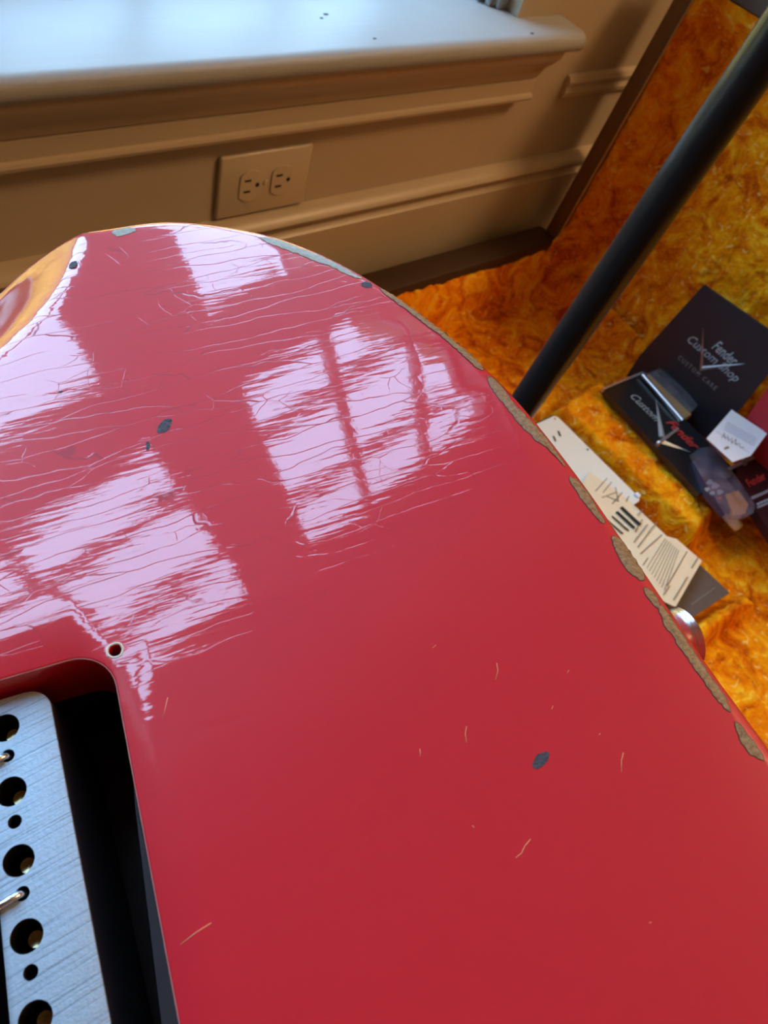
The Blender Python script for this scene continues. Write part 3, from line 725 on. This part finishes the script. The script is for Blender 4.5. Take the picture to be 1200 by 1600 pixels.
def seg_quad(P, pts, soft):
    "soft inside mask of a convex quad (world xy)"
    q = np.array([(p.x, p.y) for p in pts]); m = np.full(len(P), 1e9); s = np.sum(q[:, 0]*np.roll(q[:, 1], -1)-np.roll(q[:, 0], -1)*q[:, 1])
    for a, b in zip(q, np.roll(q, -1, 0)):
        e = (b-a)/np.linalg.norm(b-a); nn = np.array([-e[1], e[0]])*(1 if s > 0 else -1); m = np.minimum(m, (P-a)@nn)
    return smooth01(m/soft+.5)
BED = H-.655
def lining():
    xs = np.arange(CX0+WT-.004, CX1-.010, .0024); ys = np.arange(CY0+WT-.004, CY1-WT+.004, .0026)
    nx, ny = len(xs), len(ys); Xg, Yg = np.meshgrid(xs, ys); P = np.c_[Xg.ravel(), Yg.ravel()]
    z = np.full(len(P), BED)
    # padded compartment wall, cross wall and the raised end by the tail
    pad = seg_quad(P, [atz(868, 632, -.614), atz(936, 588, -.614), atz(1124, 800, -.614), atz(1094, 836, -.614)], .018)
    z = np.maximum(z, BED+pad*(H-.614-BED))
    cross = seg_quad(P, [atz(1030, 1010, -.632), atz(1172, 920, -.632), atz(1190, 942, -.632), atz(1050, 1035, -.632)], .020)
    z = np.maximum(z, BED+cross*.022)
    low = seg_quad(P, [atz(1100, 1015, -.66), atz(1250, 930, -.66), atz(1400, 1300, -.66), atz(1150, 1300, -.66)], .03)
    z -= low*.012
    # lining climbs the walls
    for d, top in ((CY1-WT-P[:, 1], .062), (P[:, 0]-(CX0+WT), .06), (P[:, 1]-(CY0+WT), .06), (CX1-.012-P[:, 0], .05)):
        z = np.maximum(z, BED+top*(1-smooth01(d/.030)) - .0*d)
    disp = np.array([.0040*fbm(a*34, b*34, 3.1, 3)+.0022*fbm(a*95+2*noise.noise((a*40, b*40, 0)), b*95+2*noise.noise((a*40, b*40, 5)), 1.7, 2)+.0008*noise.noise((a*420, b*420, 2)) for a, b in P])
    z = z+disp
    V = [(a, b, c) for (a, b), c in zip(P, z)]
    F = [(j*nx+i, j*nx+i+1, (j+1)*nx+i+1, (j+1)*nx+i) for j in range(ny-1) for i in range(nx-1)]
    kmesh('plush_lining', V, F, M['plush'])
lining()
# lid: leans back from the hinge
LK = .14; lz0 = H-.590; LHT = .378
ld = Vector((LK, 0, 1)).normalized(); ln = Vector((-1, 0, LK)).normalized(); lo_ = Vector((.9555, CY1-.014, lz0))
def lid_pt(s, t, h): return lo_+Vector((0, -1, 0))*s+ld*t+ln*h          # s along the case, t up the lid, h towards the case
LL = 1.06
def lid_box(name, s0, s1, t0, t1, h0, h1, mat, bevel=.003):
    bm = bmesh.new(); add_box(bm, (s0, t0, h0), (s1, t1, h1), bevel, 2)
    for v in bm.verts: v.co = lid_pt(*v.co)-kl
    bmesh.ops.recalc_face_normals(bm, faces=bm.faces); return from_bm(name, bm, mat, K, True, 40)
lid_box('lid_panel', 0, LL, 0, LHT, -.075, -.062, M['tolex'])
lid_box('lid_end_wall', 0, .026, .004, LHT, -.066, 0, M['lidrim'], .004); lid_box('lid_end_wall', LL-.026, LL, .004, LHT, -.066, 0, M['tolex'], .005)
lid_box('lid_side_wall', .024, LL-.024, LHT-.022, LHT, -.066, -.001, M['grey'], .005)
def lid_lining():
    ss = np.arange(.025, LL-.024, .0030); ts = np.arange(-.034, LHT-.020, .0026); n1, n2 = len(ss), len(ts); V = []
    for t_ in ts:
        for s_ in ss:
            e = min(s_-.025, LL-.025-s_, LHT-.022-t_)
            b = -.004-.032*float(smooth01(min(1, max(0, e/.05))))
            b += .006*fbm(s_*11, t_*11, 7.7, 2)+.0036*fbm(s_*40+1.5*noise.noise((s_*20, t_*20, 1)), t_*40, 2.2, 3)+.0018*fbm(s_*110, t_*110, 6, 2)
            if t_ < .04: b += .03*(1-max(t_, -.02)/.04)*.6
            V.append(lid_pt(s_, t_, b))
    F = [(j*n1+i, j*n1+i+1, (j+1)*n1+i+1, (j+1)*n1+i) for j in range(n2-1) for i in range(n1-1)]
    kmesh('lid_lining', V, F, M['plush'])
lid_lining()
pp = [lid_pt(.0262, t_, .0012) for t_ in np.linspace(LHT-.02, .012, 20)]+[lid_pt(.0262-.006*k/4, .012-.008*k/4, .0012) for k in range(1, 5)]+[lid_pt(.006, .003, .0012)]
V, F = tube(pp, .0014, 8); kmesh('piping', V, F, M['piping'])

# ------------------------------------------------------------------ things in the case
def frame(o, xp, yp):
    ex = (xp-o).normalized(); y0 = yp-o; ez = ex.cross(y0).normalized(); ey = ez.cross(ex)
    return Matrix([[ex.x, ey.x, ez.x, o.x], [ex.y, ey.y, ez.y, o.y], [ex.z, ey.z, ez.z, o.z], [0, 0, 0, 1]])
def loc_on(Fm, px, py, h=0.0):
    "photo point on the frame's plane (lifted by h), in frame metres"
    c = Vector((0, 0, H)); q = Vector(ray(px, py)); n_ = Vector(Fm.col[2][:3]); o_ = Vector(Fm.col[3][:3])+n_*h
    t = (o_-c).dot(n_)/q.dot(n_); p_ = Fm.inverted() @ (c+q*t); return (p_.x, p_.y)
def prism(name, poly, z0, z1, mat, parent):
    a = sum(poly[i][0]*poly[(i+1) % len(poly)][1]-poly[(i+1) % len(poly)][0]*poly[i][1] for i in range(len(poly)))
    if a < 0: poly = poly[::-1]
    n = len(poly); V = [(x, y, z1) for x, y in poly]+[(x, y, z0) for x, y in poly]
    F = [tuple(range(n)), tuple(range(2*n-1, n-1, -1))]+[(i, i+n, (i+1) % n+n, (i+1) % n) for i in range(n)]
    return mesh(name, V, F, mat, parent)
def text(name, s, size, mat, parent, pos, ang=0, shear=0, z=.0006, sx=1.0, extrude=.00015, space=1.0, bold=0):
    cu_ = bpy.data.curves.new('t', 'FONT'); cu_.body = s; cu_.size = size; cu_.shear = shear; cu_.extrude = extrude; cu_.space_character = space; cu_.offset = bold; cu_.resolution_u = 2
    to = bpy.data.objects.new('t', cu_); link(to); dg = bpy.context.evaluated_depsgraph_get()
    me = bpy.data.meshes.new_from_object(to.evaluated_get(dg)); bpy.data.objects.remove(to)
    me.transform(Matrix.Translation((pos[0], pos[1], z)) @ Matrix.Rotation(ang, 4, 'Z') @ Matrix.Diagonal((sx, 1, 1, 1)))
    me.materials.clear(); me.materials.append(mat); o = bpy.data.objects.new(name, me); link(o); o.parent = parent; return o
def spear(name, a, b, w_, mat, parent, z=.0007):
    a = Vector(a); b = Vector(b); d = (b-a).normalized(); n_ = Vector((-d.y, d.x)); 
    V = [(a.x+n_.x*w_*.5, a.y+n_.y*w_*.5, z), (a.x-n_.x*w_*.5, a.y-n_.y*w_*.5, z), (b.x, b.y, z), (a.x, a.y, z+w_*.3), (a.x+n_.x*w_*.5, a.y+n_.y*w_*.5, z-.0006), (a.x-n_.x*w_*.5, a.y-n_.y*w_*.5, z-.0006)]
    return mesh(name, V, [(0, 3, 2), (3, 1, 2), (0, 4, 5, 1, 3), (0, 2, 4), (1, 5, 2), (4, 2, 5)], mat, parent)
M['bookblack'] = plain('black_book_cloth', (.011, .012, .019), .42, var=.2, bumpd=.0001, bscale=900)
M['silver'] = plain('silver_foil', (.55, .66, .72), .3, .6)
M['copper'] = plain('copper_foil', (.42, .24, .17), .35, .6)
M['ink'] = plain('silver_print', (.34, .40, .43), .5)
M['inkdim'] = plain('dim_print', (.24, .22, .24), .5)
M['redprint'] = plain('red_print', (.50, .035, .03), .5)
M['redbook'] = plain('red_cover', (.42, .012, .022), .45)
M['white'] = plain('white_card', (.80, .83, .88), .5, var=.04)
M['black'] = plain('black_card', (.008, .008, .010), .3, coat=.3)
M['cream'] = plain('mint_cream_plastic', (.84, .87, .78), .3, var=.03, coat=.3)
M['paper'] = plain('aged_paper', (.82, .70, .47), .75, var=.08, vscale=60)
M['greyprint'] = plain('print_grey', (.22, .19, .14), .8)
M['palegrey'] = plain('pale_print', (.46, .49, .58), .7)
M['greycard'] = plain('dark_grey_card', (.085, .068, .065), .5, var=.25, vscale=90)
M['gold'] = plain('gold_card', (.55, .30, .05), .4)
M['amber'] = plain('amber_piece', (.45, .19, .04), .35)
M['steelpale'] = plain('pale_metal', (.65, .6, .6), .25, .8)

def lidp(px, py, k):
    q = ray(px, py); x0, z0 = .955, -.6; t = (x0-LK*z0)/(q[0]-LK*q[2])*k; return Vector((q[0]*t, q[1]*t, q[2]*t+H))
def booklet():
    k = .962
    bl, br, tl = lidp(1000, 555, k), lidp(1138, 662, k), lidp(1100, 445, k)
    Fm = frame(bl, br, tl); w_ = (br-bl).length; h_ = (Fm.inverted() @ tl).y
    b = tag(empty('black_booklet', Fm), 'black booklet with silver winged script emblem leaning on the case lid', 'booklet')
    tlx = (Fm.inverted() @ tl).x
    prism('front_cover', [(0, -.035), (w_, -.035), (w_, h_), (tlx, h_), (0, 0)], 0, .0008, M['bookblack'], b)
    prism('pages', [(.001, -.034), (w_-.001, -.034), (w_-.001, h_-.001), (tlx+.001, h_-.001), (.001, 0)], -.003, 0, M['white'], b)
    prism('back_cover', [(0, -.035), (w_, -.035), (w_, h_), (tlx, h_), (0, 0)], -.0038, -.003, M['bookblack'], b)
    L = lambda x, y: loc_on(Fm, x, y, .0008)
    def ang(p, q): a, c = L(*p), L(*q); return math.atan2(c[1]-a[1], c[0]-a[0])
    spear('emblem_wing', L(1096, 579), L(1099, 511), .0045, M['copper'], b, .0010); spear('emblem_wing', L(1097, 575), L(1166, 568), .0050, M['silver'], b, .0010)
    a1 = ang((1075, 528), (1150, 592)); s1 = math.dist(L(1075, 528), L(1150, 592))
    text('script_lettering', 'Custom Shop', .0165, M['ink'], b, L(1071, 531), a1, .35, .0012, s1/.088)
    a2 = ang((1106, 548), (1138, 576)); text('script_lettering', 'Fender', .020, M['ink'], b, L(1111, 543), a2, .35, .0012, .62, bold=.0002)
    a3 = ang((1060, 556), (1127, 613)); s3 = math.dist(L(1060, 556), L(1127, 613))
    text('printed_title', 'CUSTOM CARE', .0088, M['inkdim'], b, L(1058, 560), a3, 0, .0009, s3/.0905, space=1.45)
booklet()
def red_booklet():
    k = .957
    bl, br, tl = lidp(1135, 700, k), lidp(1262, 800, k), lidp(1212, 588, k)
    Fm = frame(bl, br, tl); h_ = (Fm.inverted() @ tl).y; w_ = (br-bl).length
    b = tag(empty('red_booklet', Fm), 'plain red booklet in front of the black booklet at the right edge', 'booklet')
    prism('cover', [(0, -.01), (w_, -.01), (w_, h_), ((Fm.inverted() @ tl).x, h_)], 0, .001, M['redbook'], b)
    prism('pages', [(.001, -.009), (w_-.001, -.009), (w_-.001, h_-.001), ((Fm.inverted() @ tl).x+.001, h_-.001)], -.003, 0, M['white'], b)
red_booklet()
def zframe(p0, px, py, z): return frame(atz(*p0, z), atz(*px, z), atz(*py, z))
def gift_box():
    z = -.600; Fm = zframe((942, 607), (1090, 770), (1000, 583), z)
    b = tag(empty('black_accessory_box', Fm), 'flat black box with silver wings and red script in the plush compartment', 'box')
    L = lambda x, y, h=0: loc_on(Fm, x, y, h)
    prism('card', [L(942, 607), L(1092, 772), L(1152, 738), L(1001, 584)], -.008, 0, M['black'], b)
    a = [L(941, 608), L(1001, 583), L(1003, 586), L(943, 611)]; prism('metal_edge', a, -.004, .003, M['steelpale'], b)
    a = [L(1000, 583), L(1004, 583), L(1066, 656), L(1061, 658)]; prism('metal_edge', a, -.004, .003, M['steelpale'], b)
    a = [L(1024, 694), L(1056, 671), L(1058, 674), L(1028, 698)]; prism('metal_edge', a, .0, .004, M['steelpale'], b)
    lathe('corner_stud', [(.003, 0), (.003, .002), (.001, .004), (0, .0041)], M['steelpale'], b, 14, Matrix.Translation((*L(1027, 695), .003)))
    spear('emblem_wing', L(1034, 684), L(1024, 624), .0085, M['silver'], b, .0012); spear('emblem_wing', L(1032, 690), L(1080, 708), .0085, M['silver'], b, .0012)
    d = lambda p, q: math.atan2(L(*q)[1]-L(*p)[1], L(*q)[0]-L(*p)[0])
    text('script_lettering', 'Custom', .020, M['ink'], b, L(981, 618), d((981, 618), (1026, 662)), .35, .001, math.dist(L(981, 618), L(1024, 660))/.066)
    text('script_lettering', 'Fender', .022, M['redprint'], b, L(1039, 660), d((1039, 656), (1090, 706)), .35, .001, math.dist(L(1039, 660), L(1088, 704))/.068, bold=.0006)
gift_box()
def clear_tube():
    z = -.596; Fm = zframe((1002, 588), (1066, 658), (1024, 576), z)
    b = tag(empty('clear_plastic_tube', Fm), 'clear plastic sleeve with a gold strip between black box and black booklet', 'sleeve')
    L = lambda x, y: loc_on(Fm, x, y)
    prism('gold_strip', [L(1008, 587), L(1016, 583), L(1082, 646), L(1070, 652)], -.010, -.002, M['gold'], b)
    prism('dark_insert', [L(1020, 582), L(1040, 574), L(1086, 634), L(1082, 644)], -.016, -.008, M['greycard'], b)
    prism('clear_sleeve', [L(1004, 586), L(1042, 572), L(1090, 634), L(1068, 656)], -.001, .001, M['clear'], b)
    tube_obj('rolled_edge', [(*L(1004, 586), 0), (*L(1067, 657), 0)], .0026, M['steelpale'], b, 10)
clear_tube()
def white_card():
    z = -.566; Fm = zframe((1104, 685), (1145, 722), (1143, 640), z)
    b = tag(empty('white_card', Fm), 'small white printed card lying on the red booklet', 'card')
    L = lambda x, y: loc_on(Fm, x, y, .0006)
    prism('card', [L(1104, 685), L(1145, 722), L(1173, 712), L(1199, 677), L(1143, 640)], 0, .0006, M['white'], b)
    def bar(p, q, th, m): 
        a, c = Vector(L(*p)), Vector(L(*q)); d = (c-a).normalized(); n_ = Vector((-d.y, d.x))*th/2
        prism('printed_line', [tuple(a+n_), tuple(a-n_), tuple(c-n_), tuple(c+n_)], .0006, .0009, m, b)
    for k in range(5): bar((1136+k*-1.3, 660+k*2.6), (1183-k*1.3, 686+k*2.6), .0014, M['palegrey'])
    bar((1119, 674), (1170, 707), .0006, M['palegrey'])
    sg = [(1128, 684), (1131, 677), (1133, 686), (1137, 681), (1138, 689), (1143, 684), (1143, 693), (1150, 686), (1149, 695), (1155, 693), (1157, 700), (1162, 699)]
    tube_obj('signature', [(*L(x, y), .0009) for x, y in sg], .0005, M['greyprint'], b, 5)
    prism('ink_mark', [L(1131, 700), L(1137, 697), L(1140, 700), L(1133, 703)], .0006, .0009, M['greyprint'], b)
white_card()
def zip_bag():
    z = -.588; Fm = zframe((1076, 712), (1140, 800), (1112, 700), z)
    b = tag(empty('plastic_bag', Fm), 'small clear plastic bag holding a dark and amber part, lying on the black box', 'bag')
    L = lambda x, y: loc_on(Fm, x, y)
    prism('dark_part', [L(1088, 714), L(1112, 712), L(1158, 770), L(1146, 792), L(1136, 800), L(1110, 770)], -.012, -.004, plain('dark_violet_part', (.05, .03, .06), .4), b)
    prism('amber_part', [L(1136, 770), L(1156, 764), L(1172, 786), L(1166, 800), L(1148, 803)], -.011, -.003, M['amber'], b)
    for k, (x, y, r_) in enumerate(((1112, 750, 5), (1120, 756, 6), (1127, 766, 5), (1108, 762, 4), (1116, 768, 4), (1128, 775, 3))):
        prism('silver_mark', [L(x+r_*math.cos(a)*(1+.4*math.sin(3*a+k)), y+r_*.8*math.sin(a)) for a in [i*2*math.pi/9 for i in range(9)]], -.004, -.0034, M['silver'] if k != 5 else M['redprint'], b)
    pts = [L(1076, 714), L(1090, 702), L(1112, 699), L(1124, 708), L(1178, 790), L(1176, 803), L(1160, 812), L(1142, 814), L(1132, 806)]
    V2, T, _ = tri_region(pts if sum(pts[i][0]*pts[(i+1) % 9][1]-pts[(i+1) % 9][0]*pts[i][1] for i in range(9)) > 0 else pts[::-1], [], [L(x+random.uniform(-2, 2), y+random.uniform(-2, 2)) for x, y in ((1100, 715), (1110, 735), (1125, 750), (1118, 760), (1140, 775), (1150, 790), (1135, 765), (1158, 798), (1105, 722), (1144, 795))])
    mesh('bag_film', [(a, c, .002+.003*noise.noise((a*90, c*90, 1))) for a, c in V2], T, M['bag'], b, True)
zip_bag()
def dark_pack():
    z = -.600; Fm = zframe((1138, 731), (1176, 790), (1193, 707), z)
    b = tag(empty('dark_string_pack', Fm), 'dark square pack with grey border and faint red script at the right edge', 'packet')
    L = lambda x, y: loc_on(Fm, x, y)
    m_ = plain('dark_maroon_card', (.020, .005, .007), .35)
    prism('card', [L(1138, 731), L(1212, 845), L(1275, 812), L(1193, 707)], -.012, 0, m_, b)
    g_ = plain('grey_border', (.26, .23, .25), .5)
    prism('border', [L(1137, 731), L(1193, 706), L(1194, 710), L(1140, 735)], 0, .001, g_, b); prism('border', [L(1190, 708), L(1194, 706), L(1225, 755), L(1222, 757)], 0, .001, g_, b)
    prism('border', [L(1159, 718), L(1162, 717), L(1167, 726), L(1163, 728)], 0, .001, g_, b)
    prism('border', [L(1173, 777), L(1230, 752), L(1232, 756), L(1175, 781)], 0, .001, g_, b); prism('border', [L(1182, 792), L(1240, 767), L(1241, 770), L(1184, 795)], 0, .001, g_, b)
    for k in range(7): prism('printed_mark', [L(1182+k*5, 787-k*2.2), L(1185.5+k*5, 785.5-k*2.2), L(1187+k*5, 788-k*2.2), L(1183.5+k*5, 789.5-k*2.2)], 0, .001, M['ink'], b)
    a, c = L(1170, 762), L(1200, 747); text('script_lettering', 'Fender', .015, M['redprint'], b, a, math.atan2(c[1]-a[1], c[0]-a[0]), .3, .001, .9, bold=.0003)
dark_pack()
def stick():
    a, c = atz(1133, 802, -.630), atz(1156, 826, -.630)
    b = tag(empty('white_tag', loc=a), 'short off-white plastic tag poking out past the padded compartment wall', 'tag')
    d = c-a; V, F = tube([Vector((0, 0, 0)), d*.1, d*.5, d*.92, d], [.003, .0065, .007, .0065, .003], 10); mesh('tag_body', V, F, M['cream'], b, True)
stick()
ZP = -.628
def cover_plate():
    Fm = zframe((868, 652), (995, 778), (930, 640), ZP)
    b = tag(empty('tremolo_cover_plate', Fm), 'mint white plastic tremolo cover plate partly under an instruction sheet', 'cover plate')
    L = lambda x, y: loc_on(Fm, x, y)
    poly = rrect(-.002, .150, -.064, .0015, .006, 6)
    sl = [[L(x-3.0, y-4.2), L(x-.2, y-4.6), L(x+3.4, y+3.0), L(x+1.0, y+4.6)] for x, y in ((872.5, 679.5), (865, 687.5))]
    prism('plate', poly, 0, .002, M['cream'], b)
    for s_ in sl: prism('slot', s_, .0016, .0022, M['dark'], b)
    prism('backing_edge', rrect(-.005, .150, -.064, .0015, .006, 6), -.003, -.0002, M['black'], b)
    for x, y in ((866, 656), (917, 704)): lathe('screw_hole', [(.0016, .0018), (.0014, .0023), (0, .0023)], M['dark'] if x > 900 else M['gold'], b, 12, Matrix.Translation((*L(x, y), 0)))
    box('corner_bit', (L(993, 778)[0]-.004, L(993, 778)[1]-.002, .002), (L(993, 778)[0]+.003, L(993, 778)[1]+.004, .006), M['white'], b, .001)
cover_plate()
def sheet():
    z = ZP+.006; Fm = zframe((925, 737), (1097, 876), (1000, 700), z)
    b = tag(empty('instruction_sheet', Fm), 'aged cream instruction sheet with diagrams lying over the white plate', 'paper')
    L = lambda x, y: loc_on(Fm, x, y, .0012)
    a = [L(922, 737), L(985, 783), L(1042, 838), L(1056, 842), L(1097, 876), L(1056, 948), L(960, 905), L(880, 800)]
    # gently creased sheet
    A = np.array(a); lo, hi = A.min(0), A.max(0); s_ = sum(A[i][0]*A[(i+1) % 8][1]-A[(i+1) % 8][0]*A[i][1] for i in range(8))
    if s_ < 0: A = A[::-1]
    gp = np.array([(x, y) for x in np.arange(lo[0], hi[0], .006) for y in np.arange(lo[1], hi[1], .006)]); gp = gp[inside(gp, A)]
    V2, T, _ = tri_region([tuple(p_) for p_ in A], [], [tuple(p_) for p_ in gp]); n = len(V2)
    zz = .0010+.0008*np.sin(V2[:, 0]*60)
    mesh('paper', [(p_[0], p_[1], q) for p_, q in zip(V2, zz)], T, M['paper'], b, True)
    def ln_(pts, th, m=M['greyprint']):
        for p_, q in zip(pts, pts[1:]):
            u, v = Vector(L(*p_)), Vector(L(*q)); d = (v-u).normalized(); n_ = Vector((-d.y, d.x))*th/2
            prism('printed_line', [tuple(u+n_), tuple(u-n_), tuple(v-n_), tuple(v+n_)], .0019, .0022, m, b)
    for p_, q in (((948, 748), (930, 768)), ((955, 754), (942, 770)), ((961, 762), (966, 784)), ((966, 784), (948, 776)), ((972, 770), (956, 788)), ((940, 778), (962, 770)), ((982, 776), (978, 784)), ((1004, 796), (996, 806))): ln_([p_, q], .0010)
    for k, th in enumerate((.0050, .0042, .0036, .0032)): ln_([(964-k*7+6, 793+k*7), (1000-k*9, 821+k*4.5)], th if k < 2 else .0022, M['dark'])
    for p_, q in (((1011, 820), (990, 848)), ((1026, 816), (996, 856)), ((1003, 812), (992, 832)), ((1034, 836), (1000, 866)), ((1090, 872), (1080, 888)), ((1073, 862), (1042, 916)), ((1046, 916), (1036, 930)), ((1074, 902), (1052, 938)), ((1012, 872), (1004, 884))): ln_([p_, q], .0010)
    for k in range(8): ln_([(1039+k*3.0, 842+k*2.6), (1010+k*3.9, 888+k*5.0)], .0009, plain('pale_ink', (.38, .33, .24), .8) if k == 0 else bpy.data.materials['pale_ink'])
sheet()
def grey_card():
    z = ZP-.004; Fm = zframe((1140, 926), (1096, 880), (1066, 974), z)
    b = tag(empty('grey_card_box', Fm), 'dark grey flat card under the lower end of the instruction sheet', 'card')
    L = lambda x, y: loc_on(Fm, x, y)
    prism('card', [L(1140, 926), L(1068, 974), L(980, 900), L(1060, 850)], -.004, 0, M['greycard'], b)
    u, v = Vector(L(1117, 918)), Vector(L(1080, 945)); n_ = Vector((-(v-u).y, (v-u).x)).normalized()*.0006
    prism('scuff', [tuple(u+n_), tuple(u-n_), tuple(v-n_), tuple(v+n_)], 0, .0003, plain('scuff_grey', (.17, .15, .15), .6), b)
grey_card()
